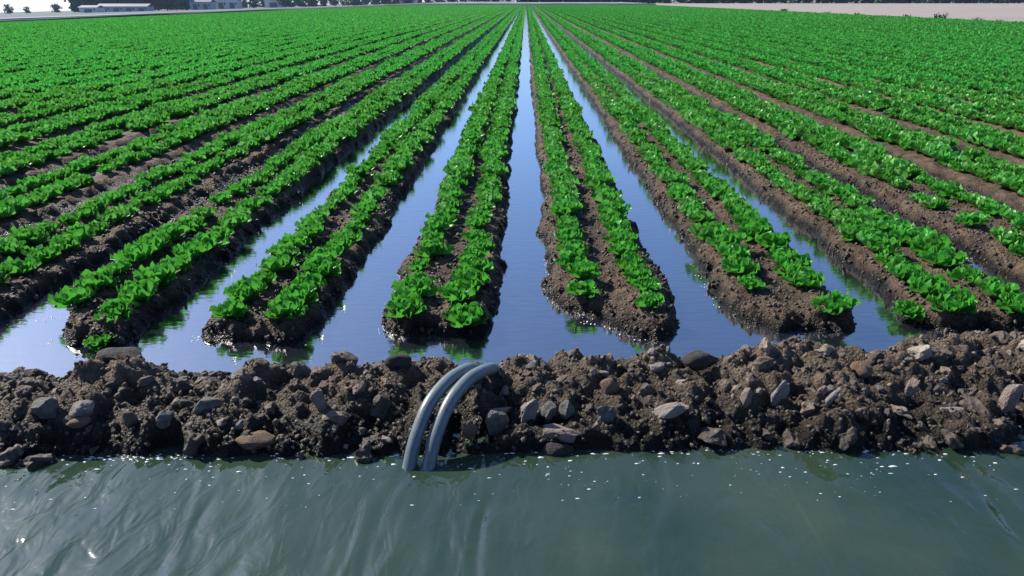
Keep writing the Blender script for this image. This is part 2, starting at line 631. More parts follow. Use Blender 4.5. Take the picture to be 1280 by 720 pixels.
cx = np.linspace(-9, 9, 220)
cy = np.concatenate([np.linspace(-6, 0, 10), np.linspace(0.1, 2.6, 70)])
X, Y = np.meshgrid(cx, cy, indexing='ij')
prof_y = np.array([-6, 0.4, 0.9, 1.25, 1.62, 1.85, 2.6])
prof_z = np.array([0.34, 0.34, 0.24, 0.05, 0.0, -0.20, -0.34])
Z = np.interp(Y - 0.02 * X, prof_y, prof_z) + 0.05 * fbm(X * 4, Y * 4, 121, 4) + 0.03 * clods(X, Y, 0.13, 123, 0.6)
tag(obj('canal_floor', grid_mesh('canal_floor', X, Y, Z), MAT['bank']), 'muddy stony floor and near side of the canal', kind='structure')
me = bpy.data.meshes.new('canal_water')
me.from_pydata([(-9, 0.9, CANAL_Z), (9, 0.9, CANAL_Z), (9, 2.9, CANAL_Z), (-9, 2.35, CANAL_Z)], [], [(0, 1, 2, 3)])
me.update()
tag(obj('canal_water', me, MAT['canal_water']), 'murky green rippled water of the supply canal', kind='structure')


# ------------------------------------------------------------------ stones and clods
def rock_mesh(name, seed, sub=2, rough=0.28, facet=0.5, stretch=(1, 1, 1)):
    bm = bmesh.new()
    bmesh.ops.create_icosphere(bm, subdivisions=sub, radius=1.0)
    rnd = random.Random(seed)
    planes = [Vector((rnd.gauss(0, 1), rnd.gauss(0, 1), rnd.gauss(0, 1))).normalized() for _ in range(9)]
    cut = [rnd.uniform(0.5, 0.85) for _ in planes]
    off = Vector((seed * 7.3, seed * 3.1, seed * 1.7))
    for v in bm.verts:
        p = v.co.copy()
        for n_, c_ in zip(planes, cut):
            d = p.dot(n_)
            if d > c_:
                p -= n_ * (d - c_) * facet * 1.6
        k = 1 + rough * mnoise.fractal(p * 1.4 + off, 1.0, 2.0, 4)
        p *= k
        v.co = Vector((p.x * stretch[0], p.y * stretch[1], p.z * stretch[2]))
    me = bpy.data.meshes.new(name)
    bm.to_mesh(me)
    bm.free()
    me.polygons.foreach_set('use_smooth', [facet < 0.35] * len(me.polygons))
    return me


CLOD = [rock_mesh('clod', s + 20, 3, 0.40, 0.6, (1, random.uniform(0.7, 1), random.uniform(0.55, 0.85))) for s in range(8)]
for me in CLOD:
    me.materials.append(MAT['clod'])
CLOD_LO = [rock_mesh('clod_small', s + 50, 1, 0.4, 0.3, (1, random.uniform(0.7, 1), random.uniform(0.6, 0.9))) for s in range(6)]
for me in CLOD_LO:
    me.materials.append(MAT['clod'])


def surf(fn, x, y):
    return float(fn(np.array([x]), np.array([y]))[0])


def scatter(name, pts, rots, scls, idx, sources, mat_label, kind='stuff'):
    """points that carry copies of the source meshes: one object for what nobody could count"""
    me = bpy.data.meshes.new(name)
    me.vertices.add(len(pts))
    me.vertices.foreach_set('co', np.asarray(pts, np.float32).ravel())
    for nm, ty, data in (('rot', 'FLOAT_VECTOR', rots), ('scl', 'FLOAT_VECTOR', scls)):
        a = me.attributes.new(nm, ty, 'POINT')
        a.data.foreach_set('vector', np.asarray(data, np.float32).ravel())
    a = me.attributes.new('idx', 'INT', 'POINT')
    a.data.foreach_set('value', np.asarray(idx, np.int32).ravel())
    o = obj(name, me)
    src = bpy.data.collections.new(name + '_sources')
    for k, m_ in enumerate(sources):
        src.objects.link(bpy.data.objects.new('%s_source_%02d' % (name, k), m_))
    ng = bpy.data.node_groups.new(name + '_nodes', 'GeometryNodeTree')
    ng.interface.new_socket('Geometry', in_out='INPUT', socket_type='NodeSocketGeometry')
    ng.interface.new_socket('Geometry', in_out='OUTPUT', socket_type='NodeSocketGeometry')
    N, L = ng.nodes, ng.links
    gi, go = N.new('NodeGroupInput'), N.new('NodeGroupOutput')
    ci = N.new('GeometryNodeCollectionInfo')
    ci.inputs['Collection'].default_value = src
    ci.inputs['Separate Children'].default_value = True
    ci.inputs['Reset Children'].default_value = True
    ip = N.new('GeometryNodeInstanceOnPoints')
    ip.inputs['Pick Instance'].default_value = True

    def attr(nm, ty):
        a_ = N.new('GeometryNodeInputNamedAttribute')
        a_.data_type = ty
        a_.inputs['Name'].default_value = nm
        return a_.outputs['Attribute']
    L.new(gi.outputs[0], ip.inputs['Points'])
    L.new(ci.outputs[0], ip.inputs['Instance'])
    L.new(attr('idx', 'INT'), ip.inputs['Instance Index'])
    e2r = N.new('FunctionNodeEulerToRotation')
    L.new(attr('rot', 'FLOAT_VECTOR'), e2r.inputs[0])
    L.new(e2r.outputs[0], ip.inputs['Rotation'])
    L.new(attr('scl', 'FLOAT_VECTOR'), ip.inputs['Scale'])
    L.new(ip.outputs[0], go.inputs[0])
    md = o.modifiers.new('scatter', 'NODES')
    md.node_group = ng
    tag(o, mat_label, kind=kind)
    return o


# stones that stand out on the bank: (x, y, half sizes, rotation, material, label)
STONES = [
    (0.02, 2.40, (0.045, 0.030, 0.085), (0.3, 0.35, 0.2), 'stone_pale', 'tall pale wedge-shaped stone right of the siphon pipes, above the long flat stone'),
    (-0.10, 2.36, (0.052, 0.035, 0.075), (0.2, -0.15, 0.5), 'stone_grey', 'greenish grey upright block of stone just right of the siphon pipes'),
    (-0.10, 2.43, (0.060, 0.030, 0.028), (0.1, -0.35, 0.1), 'stone_pale', 'small pale tilted slab lying on the grey upright block by the pipes'),
    (0.15, 2.325, (0.115, 0.035, 0.035), (0.0, 0.12, -0.1), 'stone_pink', 'long pale pink stone lying flat low on the bank right of the pipes'),
    (0.11, 2.43, (0.036, 0.032, 0.055), (0.0, 0.1, 0.0), 'stone_grey', 'rounded grey stone above the left end of the long pink stone'),
    (0.18, 2.435, (0.034, 0.030, 0.055), (0.2, -0.2, 0.3), 'stone_grey', 'second rounded grey stone above the middle of the long pink stone'),
    (0.335, 2.40, (0.050, 0.035, 0.055), (0.2, 0.1, 0.0), 'stone_grey', 'lumpy grey-white stone right of the two rounded grey stones'),
    (-0.21, 2.32, (0.036, 0.030, 0.036), (0.2, 0.1, 0.4), 'stone_tan', 'small tan stone at the foot of the bank beside the pipes'),
    (0.58, 2.42, (0.125, 0.034, 0.034), (0.1, -0.42, 0.15), 'stone_pale', 'long pale slab on the bank tilted up towards the right'),
    (0.92, 2.475, (0.026, 0.026, 0.062), (0.1, 0.1, 0.2), 'stone_pink', 'slim upright pinkish stone right of the long tilted slab'),
    (0.915, 2.55, (0.026, 0.024, 0.026), (0.1, 0.4, 0.2), 'stone_pale', 'little pale stone sitting above the slim upright pinkish stone'),
    (1.08, 2.51, (0.034, 0.028, 0.070), (0.1, 0.28, 0.2), 'stone_pale', 'upright pale stone leaning right, between the slim upright and the stick-like stone'),
    (1.26, 2.47, (0.016, 0.016, 0.085), (0.2, 0.45, 0.2), 'stone_pale', 'thin stick-like pale stone leaning right on the bank'),
    (1.30, 2.55, (0.028, 0.026, 0.032), (0.2, 0.2, 0.2), 'stone_grey', 'grey knob of stone at the top of the stick-like stone'),
    (2.03, 2.50, (0.042, 0.036, 0.100), (0.1, 0.10, 0.2), 'stone_pink', 'tall pinkish upright stone at the right edge of the bank'),
    (1.66, 2.58, (0.028, 0.026, 0.055), (0.1, 0.3, 0.2), 'stone_pink', 'small pinkish stone halfway up the bank right of the stick-like stone'),
    (1.78, 2.46, (0.070, 0.022, 0.018), (0.1, 0.02, 0.0), 'stone_pale', 'short pale flat stone lying level near the right edge of the bank'),
    (-0.835, 2.40, (0.034, 0.030, 0.072), (0.2, -0.1, 0.2), 'stone_pink', 'upright pink-brown stone on the bank left of the siphon pipes'),
    (-1.29, 2.40, (0.055, 0.040, 0.058), (0.2, 0.2, 0.5), 'stone_grey', 'blocky grey stone on the left bank left of the pink-brown one'),
    (-1.915, 2.33, (0.062, 0.050, 0.056), (0.1, 0.1, 0.2), 'stone_grey', 'large rounded grey stone low on the bank at the far left'),
    (-1.77, 2.335, (0.052, 0.036, 0.040), (0.1, 0.1, 0.9), 'stone_pale', 'rounded pale stone right beside the large rounded grey stone'),
    (-1.76, 2.285, (0.050, 0.030, 0.022), (0.1, 0.0, 0.2), 'stone_tan', 'flat tan stone under the rounded pale stone at the far left'),
    (-1.45, 2.33, (0.046, 0.034, 0.044), (0.2, 0.3, 0.9), 'stone_grey', 'grey stone low on the bank below the dark mound'),
    (-1.58, 2.32, (0.034, 0.028, 0.046), (0.2, -0.3, 0.2), 'stone_tan', 'small tan stone left of the grey stone below the dark mound'),
    (0.80, 2.76, (0.085, 0.060, 0.050), (0.1, 0.1, 0.2), 'stone_dark', 'broad dark rounded stone on the crest of the bank'),
    (0.61, 2.80, (0.050, 0.040, 0.034), (0.1, 0.2, 0.7), 'stone_pink', 'pinkish stone on the crest left of the broad dark stone'),
    (0.60, 2.71, (0.045, 0.030, 0.024), (0.2, 0.0, 0.2), 'stone_pale', 'small pale stone just below the pinkish crest stone'),
    (1.01, 2.80, (0.030, 0.030, 0.036), (0.2, 0.0, 0.2), 'stone_pink', 'pinkish knob of stone on the crest right of the broad dark stone'),
    (1.49, 2.70, (0.055, 0.045, 0.042), (0.2, 0.2, 0.2), 'stone_tan', 'orange-tan lump of dry earth on the right crest'),
    (0.37, 2.56, (0.050, 0.035, 0.045), (0.2, 0.5, 0.2), 'stone_tan', 'tan lump of earth above the lumpy grey-white stone'),
    (-1.81, 2.68, (0.110, 0.085, 0.075), (0.0, 0.0, 0.2), 'stone_dark', 'big dark mound of earth on the left crest of the bank'),
    (-0.56, 2.70, (0.060, 0.045, 0.042), (0.1, 0.1, 0.2), 'stone_dark', 'dark clod on the crest left of the siphon pipes'),
    (-1.05, 2.26, (0.075, 0.040, 0.034), (0.1, 0.1, 0.2), 'stone_tan', 'low tan stone at the waterline below the pink-brown upright one'),
    (0.13, 2.275, (0.075, 0.035, 0.036), (0.1, 0.0, 0.2), 'stone_dark', 'dark mossy stone at the waterline under the long pink stone'),
]

# clods large enough to pick out, parts of the bank
cl = []
tries = 0
while len(cl) < 280 and tries < 20000:
    tries += 1
    x = random.uniform(-2.6, 2.8)
    v = random.uniform(-0.02, 0.62)
    s = 0.020 + 0.055 * random.random() ** 1.7
    y = float(canal_edge(x)) + v
    if -0.52 < x < -0.02 and s > 0.02:
        continue
    if any(abs(x - q[0]) < q[2][0] + s * 0.8 and abs(y - q[1]) < q[2][1] + 0.03 + s for q in STONES):
        continue
    if any((x - a) ** 2 + (y - b) ** 2 < (0.75 * (s + c)) ** 2 for a, b, c in cl):
        continue
    cl.append((x, y, s))
# small pale stones bedded in the bank
PEB = []
for k, m_ in enumerate(('stone_pale', 'stone_grey', 'stone_pink', 'stone_pale', 'stone_grey', 'stone_dark')):
    me = rock_mesh('stone', 160 + k, 2, 0.25, 0.62, (1, 0.8, 0.75))
    me.materials.append(MAT[m_])
    PEB.append(me)
for _ in range(170):
    x = random.uniform(-2.5, 2.6)
    y = float(canal_edge(x)) + random.uniform(0.0, 0.5)
    if -0.50 < x < -0.2:
        continue
    s = 0.008 + 0.022 * random.random() ** 2
    o = obj('stone', random.choice(PEB), None, bank)
    o.location = (x, y, surf(bank_height, x, y) + s * 0.3)
    o.rotation_euler = (random.uniform(0, 6.28), random.uniform(0, 6.28), random.uniform(0, 6.28))
    o.scale = (s, s * random.uniform(0.7, 1.0), s * random.uniform(0.8, 1.6))
hz = bank_height(np.array([c[0] for c in cl]), np.array([c[1] for c in cl]))
for (x, y, s), z in zip(cl, hz):
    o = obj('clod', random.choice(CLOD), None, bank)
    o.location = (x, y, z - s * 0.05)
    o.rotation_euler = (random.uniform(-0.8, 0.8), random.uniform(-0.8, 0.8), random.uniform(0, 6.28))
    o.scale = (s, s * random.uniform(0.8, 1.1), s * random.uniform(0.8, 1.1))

n = 6500
x = rng.uniform(-3.2, 3.4, n)
y = canal_edge(x) + rng.uniform(-0.05, 0.85, n)
s = 0.004 + 0.014 * rng.random(n) ** 2
z = bank_height(x, y) + s * 0.2
keep = z > 0.03
crumbs_p = [np.stack([x, y, z], -1)[keep]]
crumbs_s = [s[keep]]
# crumbs along the flanks and near ends of the beds
for b in range(-4, 4):
    n = 3600
    x = rng.uniform(FUR[b], FUR[b + 1], n)
    y = 3.1 + 6.0 * rng.random(n) ** 1.7
    s = 0.006 + 0.017 * rng.random(n) ** 2
    z = bed_height(x, y, b) + s * 0.2
    keep = z > -0.005
    crumbs_p.append(np.stack([x, y, z], -1)[keep])
    crumbs_s.append(s[keep])
P = np.concatenate(crumbs_p)
S = np.concatenate(crumbs_s)
scatter('soil_crumbs', P, rng.uniform(0, 6.28, (len(P), 3)), np.stack([S, S * rng.uniform(0.7, 1, len(S)), S * rng.uniform(0.7, 1, len(S))], -1),
        rng.integers(0, len(CLOD_LO), len(P)), CLOD_LO, 'loose earth crumbs strewn over the bank and bed sides')

for k, (x, y, s, r, m, lab) in enumerate(STONES):
    me = rock_mesh('stone', 100 + k, 3, 0.20, 0.62 if m not in ('stone_dark', 'stone_tan') else 0.45)
    me.polygons.foreach_set('use_smooth', [m in ('stone_dark', 'stone_tan')] * len(me.polygons))
    o = obj('stone', me, MAT[m])
    z = surf(bank_base, x, y)
    o.location = (x, y, max(z, CANAL_Z - 0.01) + s[2] * 0.35)
    o.scale = s
    o.rotation_euler = r
    tag(o, lab, 'stone', 'stones on the canal bank')


# ------------------------------------------------------------------ siphon pipes
def siphon(name, pts, rad, label):
    bm = bmesh.new()
    P_ = [Vector(p) for p in pts]
    # Catmull-Rom through the measured points
    path = []
    for a in range(len(P_) - 1):
        p0, p1, p2, p3 = P_[max(a - 1, 0)], P_[a], P_[a + 1], P_[min(a + 2, len(P_) - 1)]
        for q in range(8):
            t = q / 8
            path.append(0.5 * ((2 * p1) + (p2 - p0) * t + (2 * p0 - 5 * p1 + 4 * p2 - p3) * t * t + (3 * p1 - p0 - 3 * p2 + p3) * t ** 3))
    path.append(P_[-1])
    rings = []
    NS = 20
    for r_ in (rad, rad * 0.86):
        rr = []
        for k, p in enumerate(path):
            t = (path[min(k + 1, len(path) - 1)] - path[max(k - 1, 0)]).normalized()
            s_ = t.cross(Vector((0, 0, 1)))
            s_ = Vector((1, 0, 0)) if s_.length < 1e-4 else s_
            s_ = (Vector((1, 0, 0)) - t * t.x).normalized()
            u_ = t.cross(s_).normalized()
            rr.append([bm.verts.new(p + s_ * math.cos(2 * math.pi * j / NS) * r_ + u_ * math.sin(2 * math.pi * j / NS) * r_) for j in range(NS)])
        rings.append(rr)
    for w, rr in enumerate(rings):
        for k in range(len(rr) - 1):
            for j in range(NS):
                f = [rr[k][j], rr[k][(j + 1) % NS], rr[k + 1][(j + 1) % NS], rr[k + 1][j]]
                fc = bm.faces.new(f if w == 0 else f[::-1])
                fc.smooth = True
                fc.material_index = w
    for k in (0, -1):
        for j in range(NS):
            bm.faces.new([rings[0][k][j], rings[0][k][(j + 1) % NS], rings[1][k][(j + 1) % NS], rings[1][k][j]])
    bmesh.ops.recalc_face_normals(bm, faces=bm.faces)
    me = bpy.data.meshes.new(name)
    bm.to_mesh(me)
    bm.free()
    me.materials.append(MAT['pipe'])
    me.materials.append(MAT['pipe_bore'])
    o = obj(name, me)
    tag(o, label, 'pipe', 'siphon pipes over the bank')
    return o


siphon('siphon_pipe', [(-0.47, 1.98, -0.24), (-0.445, 2.12, -0.02), (-0.432, 2.185, 0.08), (-0.41, 2.245, 0.16), (-0.372, 2.335, 0.235), (-0.312, 2.45, 0.268),
                       (-0.255, 2.55, 0.262), (-0.225, 2.66, 0.212), (-0.205, 2.76, 0.13), (-0.195, 2.86, 0.03), (-0.19, 2.92, -0.06)], 0.027,
       'left one of two grey siphon pipes arching over the bank')
siphon('siphon_pipe', [(-0.397, 1.98, -0.24), (-0.372, 2.12, -0.02), (-0.357, 2.185, 0.08), (-0.334, 2.25, 0.16), (-0.293, 2.345, 0.233), (-0.234, 2.455, 0.266),
                       (-0.180, 2.55, 0.258), (-0.138, 2.66, 0.212), (-0.118, 2.76, 0.13), (-0.095, 2.86, 0.03), (-0.09, 2.92, -0.06)], 0.027,
       'right one of two grey siphon pipes arching over the bank')


# ------------------------------------------------------------------ white flecks on the water: froth, and sun glints modelled as specks
def foam_glints():
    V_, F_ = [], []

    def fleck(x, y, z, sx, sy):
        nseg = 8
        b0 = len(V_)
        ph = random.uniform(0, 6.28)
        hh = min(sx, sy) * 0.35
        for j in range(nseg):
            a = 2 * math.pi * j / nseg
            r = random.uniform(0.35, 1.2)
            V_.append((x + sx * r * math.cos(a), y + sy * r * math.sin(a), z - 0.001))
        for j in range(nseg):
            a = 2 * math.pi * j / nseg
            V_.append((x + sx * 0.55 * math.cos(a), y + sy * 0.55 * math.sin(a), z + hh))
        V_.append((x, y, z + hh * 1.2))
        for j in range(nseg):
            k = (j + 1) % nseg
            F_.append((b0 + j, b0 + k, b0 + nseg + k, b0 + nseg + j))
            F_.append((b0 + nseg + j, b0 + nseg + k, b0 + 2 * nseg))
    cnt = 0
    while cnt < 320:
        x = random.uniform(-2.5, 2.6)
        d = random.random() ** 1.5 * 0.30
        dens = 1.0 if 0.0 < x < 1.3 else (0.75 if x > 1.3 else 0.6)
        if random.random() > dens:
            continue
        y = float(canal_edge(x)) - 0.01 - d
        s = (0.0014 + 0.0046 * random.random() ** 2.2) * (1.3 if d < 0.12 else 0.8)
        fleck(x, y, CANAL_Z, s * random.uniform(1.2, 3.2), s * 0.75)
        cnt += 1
    # froth and modelled glints along the canal edge
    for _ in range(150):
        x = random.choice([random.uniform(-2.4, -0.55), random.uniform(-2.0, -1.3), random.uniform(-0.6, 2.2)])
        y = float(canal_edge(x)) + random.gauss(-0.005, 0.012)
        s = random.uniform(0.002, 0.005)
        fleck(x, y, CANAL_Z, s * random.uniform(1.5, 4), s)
    # white specks for wet-edge glints by the beds and ditch corners
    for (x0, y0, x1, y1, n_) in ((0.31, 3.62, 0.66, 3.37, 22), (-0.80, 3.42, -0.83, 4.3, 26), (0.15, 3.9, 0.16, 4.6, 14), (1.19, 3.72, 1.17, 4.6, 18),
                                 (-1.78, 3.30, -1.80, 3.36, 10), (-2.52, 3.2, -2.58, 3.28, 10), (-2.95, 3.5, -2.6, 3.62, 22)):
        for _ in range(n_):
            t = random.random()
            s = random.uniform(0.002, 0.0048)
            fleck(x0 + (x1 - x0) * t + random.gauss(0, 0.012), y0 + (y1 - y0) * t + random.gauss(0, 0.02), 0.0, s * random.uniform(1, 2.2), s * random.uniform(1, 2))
    me = bpy.data.meshes.new('foam_glints')
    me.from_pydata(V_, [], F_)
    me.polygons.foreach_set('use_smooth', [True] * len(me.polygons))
    tag(obj('foam_glints', me, MAT['foam_glints']), 'white flecks of froth and modelled sun glints by the bank and bed edges', kind='stuff')


foam_glints()


# ------------------------------------------------------------------ lettuces
def leaf_geo(L, W, a0, bend, cup, ruffle, seed, nu=6, nv=8, base_r=0.012):
    """one leaf growing from the plant's foot: starts a0 from upright, leans out by bend"""
    rnd = random.Random(seed)
    ph, fr = rnd.uniform(0, 6), rnd.uniform(6.0, 9.0)
    V_, UV = [], []
    y, z = base_r, 0.0
    tw = rnd.uniform(-0.2, 0.2)
    t0 = 0.0
    for j in range(nv):
        t = 1 - (1 - j / (nv - 1)) ** 1.35
        a = a0 + bend * t * (1.6 - 0.9 * t)
        y += L * (t - t0) * math.sin(a)
        z += L * (t - t0) * math.cos(a)
        t0 = t
        q = min(max((t - 0.02) / 0.55, 0), 1)
        w = W * (0.2 + 0.8 * q * q * (3 - 2 * q))
        if t > 0.55:
            w *= math.sqrt(max(0.10, 1 - ((t - 0.55) / 0.47) ** 2))
        nrm = (0, -math.cos(a), math.sin(a))
        for i_ in range(nu):
            s = 2 * i_ / (nu - 1) - 1
            off = cup * W * s * s * (0.4 + 0.6 * t) + ruffle * W * abs(s) ** 1.5 * math.sin(fr * t + ph + s * 2.2) * (0.25 + 0.75 * t) + tw * W * s * t * 0.4
            off += ruffle * 0.5 * W * t * t * math.sin(4 * s + ph * 2) + 0.16 * L * max(0, t - 0.55)
            V_.append((s * w / 2, y + nrm[1] * off, z + nrm[2] * off))
            UV.append((i_ / (nu - 1), t))
    F_ = []
    for j in range(nv - 1):
        for i_ in range(nu - 1):
            F_.append((j * nu + i_, j * nu + i_ + 1, (j + 1) * nu + i_ + 1, (j + 1) * nu + i_))
    return V_, F_, UV


def leaf_mesh(name, parts, mat):
    V_, F_, UV = [], [], []
    for v, f, u in parts:
        o_ = len(V_)
        V_ += v
        UV += u
        F_ += [tuple(i_ + o_ for i_ in q) for q in f]
    me = bpy.data.meshes.new(name)
    me.from_pydata(V_, [], F_)
    me.polygons.foreach_set('use_smooth', [True] * len(me.polygons))
    uvl = me.uv_layers.new(name='UVMap')
    li = np.empty(len(me.loops), np.int32)
    me.loops.foreach_get('vertex_index', li)
    uvl.data.foreach_set('uv', np.asarray(UV, np.float32)[li].ravel())
    me.materials.append(mat)
    me.update()
    return me


RINGS = (  # count, length, width, a0, bend, cup, ruffle
    (11, 0.124, 0.078, R(50), R(26), 0.34, 0.15),
    (11, 0.120, 0.074, R(30), R(30), 0.38, 0.17),
    (9, 0.102, 0.064, R(10), R(28), 0.42, 0.17),
)


def ring_specs(seed, lod):
    rnd = random.Random(seed)
    out = []
    az0 = rnd.uniform(0, 6.28)
    for k, (cnt, L, W, a0, bend, cup, ruf) in enumerate(RINGS):
        c = cnt if lod == 0 else max(3, int(cnt * 0.7)) if lod == 1 else (5, 4, 3)[k]
        for j in range(c):
            az = az0 + k * 0.45 + 2 * math.pi * (j + rnd.uniform(-0.22, 0.22)) / c
            out.append((k, rnd.randrange(4), az, rnd.uniform(-0.16, 0.16), rnd.uniform(0.82, 1.14)))
    return out


LEAF = [[leaf_mesh('leaf', [leaf_geo(L * random.uniform(0.93, 1.07), W * random.uniform(0.9, 1.1), a0 + random.uniform(-0.1, 0.1), bend, cup, ruf, 300 + k * 10 + q)], MAT['lettuce'])
         for q in range(4)] for k, (c, L, W, a0, bend, cup, ruf) in enumerate(RINGS)]


def plant_mesh(name, seed, lod):
    parts = []
    nu, nv = ((6, 8), (4, 5), (3, 3))[lod]
    wide = (1.0, 1.12, 1.4)[lod]
    for (k, q, az, tilt, sc) in ring_specs(seed, lod):
        c, L, W, a0, bend, cup, ruf = RINGS[k]
        v, f, u = leaf_geo(L, W * wide, a0 + tilt, bend, cup, ruf, 300 + k * 10 + q, nu, nv)
        ca, sa = math.cos(az), math.sin(az)
        v = [((x * ca - y * sa) * sc, (x * sa + y * ca) * sc, z_ * sc) for x, y, z_ in v]
        parts.append((v, f, u))
    return leaf_mesh(name, parts, MAT['lettuce' if lod == 0 else 'lettuce_far'])


PLANT0 = [plant_mesh('lettuce_plant', 500 + s, 0) for s in range(6)]
PLANT1 = [plant_mesh('lettuce_mid', 600 + s, 1) for s in range(5)]
PLANT2 = [plant_mesh('lettuce_far', 700 + s, 2) for s in range(5)]

FX = 24.19 / 36.0


def in_view(x, y, z):
    cp, sp = math.cos(R(PITCH)), math.sin(R(PITCH))
    cyw, syw = math.cos(R(YAW)), math.sin(R(YAW))
    xr = x * cyw + y * syw
    yf = -x * syw + y * cyw
    dz = z - CAM_H
    fwd = yf * cp - dz * sp
    up = yf * sp + dz * cp
    if fwd <= 0.1:
        return False, 0, 0
    u_, v_ = FX * xr / fwd, FX * up / fwd
    return abs(u_) < 0.5 and abs(v_) < 0.2815, u_, v_


FIRST = {(0, 0): 3.80, (0, 1): 3.60, (1, 0): 3.90, (1, 1): 3.59, (2, 0): 3.60, (2, 1): 3.60, (-1, 0): 3.51, (-1, 1): 3.45,
         (-2, 0): 3.46, (-2, 1): 3.43, (-3, 0): 3.61, (-3, 1): 3.43}
cand = []          # x, y, bed, row, order, size
HALF = 0.175
for b in range(BED_MIN, BED_MAX + 1):
    xc = (FUR[b] + FUR[b + 1]) / 2
    w = (FUR[b + 1] - FUR[b]) / 1.04
    for row in (0, 1):
        xr = xc + (-1, 1)[row] * HALF * w
        y = FIRST.get((b, row), 3.62 + random.uniform(0, 0.12))
        ymin = max(0, (abs(xr) - 3.0) / 0.80)
        yend = float(far_end(xr)) - 0.5
        order = 0
        if y < ymin:
            y = ymin + random.uniform(0, 0.3)
        while y < yend:
            far = y > 55
            gap = random.random() < (0.024 if y < 12 else 0.012)
            if not gap or order < 2:
                order += 1
                cand.append((xr + random.gauss(0, 0.018), y, b, row, order, random.choice((random.uniform(0.66, 0.9), random.uniform(0.84, 1.08), random.uniform(0.9, 1.1))) * (1 + 0.08 * math.sin(y * 1.3 + b)) * (1.08 if b >= 2 else 1.0) * (1 + 0.28 * float(sstep((y - 4.5) / 6.0)))))
            y += (0.228 + random.gauss(0, 0.016)) * (1.9 if far else 1.0)
            if (b, row, order) == (1, 1, 1):
                y += 0.13
near = []
for c in cand:
    if c[1] < 25:
        ok, u_, v_ = in_view(c[0], c[1], 0.2)
        if ok:
            near.append((math.hypot(c[0], c[1]), c))
near.sort(key=lambda t: t[0])
IND = [c for _, c in near[:300]]
ind_set = set((c[2], c[3], c[4]) for c in IND)


def ordinal(n_):
    w_ = ('first', 'second', 'third', 'fourth', 'fifth', 'sixth', 'seventh', 'eighth', 'ninth', 'tenth')
    if n_ <= 10:
        return w_[n_ - 1]
    return '%d%s' % (n_, 'th' if 10 < n_ % 100 < 20 else {1: 'st', 2: 'nd', 3: 'rd'}.get(n_ % 10, 'th'))


def bed_word(b):
    return ordinal(b + 1) + ' bed right' if b >= 0 else ordinal(-b) + ' bed left'


bz = {}
for b in range(-9, 10):
    idxs = [k for k, c in enumerate(cand) if c[2] == b and c[1] < 60]
    if idxs and b in NEAR_BEDS:
        h = bed_height(np.array([cand[k][0] for k in idxs]), np.array([cand[k][1] for k in idxs]), b)
        for k, hh in zip(idxs, h):
            bz[(cand[k][2], cand[k][3], cand[k][4])] = float(hh)


def plant_z(c):
    return bz.get((c[2], c[3], c[4]), float(terrain(c[0])) + 0.095) - 0.012


# order among those in view, so that a reader can count along the row
seen_rank = {}
for c in sorted(IND, key=lambda q: q[1]):
    k = (c[2], c[3])
    seen_rank[k] = seen_rank.get(k, 0) + 1
    lab = 'green lettuce, %s from the bank in %s row of %s of centre channel' % (ordinal(seen_rank[k]), ('left', 'right')[c[3]], bed_word(c[2]))
    rank = IND.index(c)
    sc = c[5]
    rz = random.uniform(0, 6.28)
    tilt = (random.gauss(0, 0.08), random.gauss(0, 0.08))
    if rank < 90:
        root = empty('lettuce', (c[0], c[1], plant_z(c)))
        root.rotation_euler = (tilt[0], tilt[1], rz)
        root.scale = (sc, sc, sc)
        for (k_, q, az, tl, s_) in ring_specs(random.randrange(10 ** 6), 0):
            lf = bpy.data.objects.new('leaf', LEAF[k_][q])
            col.objects.link(lf)
            lf.parent = root
            lf.rotation_euler = (-tl, 0, az)
            lf.scale = (s_, s_, s_)
    else:
        root = bpy.data.objects.new('lettuce', random.choice(PLANT0))
        col.objects.link(root)
        root.location = (c[0], c[1], plant_z(c))
        root.rotation_euler = (tilt[0], tilt[1], rz)
        root.scale = (sc, sc, sc)
    tag(root, lab, 'lettuce', 'lettuces growing in double rows on the beds')

# two stragglers beside the bed ends
for (x, y, z, sc, lab) in ((-2.26, 3.22, 0.012, 0.62, 'small shaded lettuce drooping at the water edge before third bed left'),
                           (2.22, 3.66, 0.03, 0.75, 'small dull lettuce low on the near corner of third bed right')):
    root = empty('lettuce', (x, y, z))
    root.rotation_euler = (0.1, -0.1, random.uniform(0, 6.28))
    root.scale = (sc, sc, sc * 0.8)
    for (k_, q, az, tl, s_) in ring_specs(random.randrange(10 ** 6), 0):
        lf = bpy.data.objects.new('leaf', LEAF[k_][q])
        col.objects.link(lf)
        lf.parent = root
        lf.rotation_euler = (-tl - 0.15, 0, az)
        lf.scale = (s_, s_, s_)
    tag(root, lab, 'lettuce', 'lettuces growing in double rows on the beds')

rest = [c for c in cand if (c[2], c[3], c[4]) not in ind_set]
pts = np.array([(c[0], c[1], plant_z(c)) for c in rest])
scl = np.array([c[5] for c in rest])
dist = np.hypot(pts[:, 0], pts[:, 1])
lod = np.where(dist < 16, 0, np.where(dist < 40, 1, 2))
ids = np.where(lod == 0, rng.integers(0, 6, len(rest)), np.where(lod == 1, 6 + rng.integers(0, 5, len(rest)), 11 + rng.integers(0, 5, len(rest))))
rots = np.stack([rng.normal(0, 0.08, len(rest)), rng.normal(0, 0.08, len(rest)), rng.uniform(0, 6.28, len(rest))], -1)
far_s = np.where(pts[:, 1] > 55, 1.22, 1.0)
scls = np.stack([scl * far_s, scl * far_s, scl * np.where(pts[:, 1] > 55, 1.1, 1.0)], -1)
scatter('lettuce_crop', pts, rots, scls, ids, PLANT0 + PLANT1 + PLANT2, 'green lettuce rows running away to the end of the field')

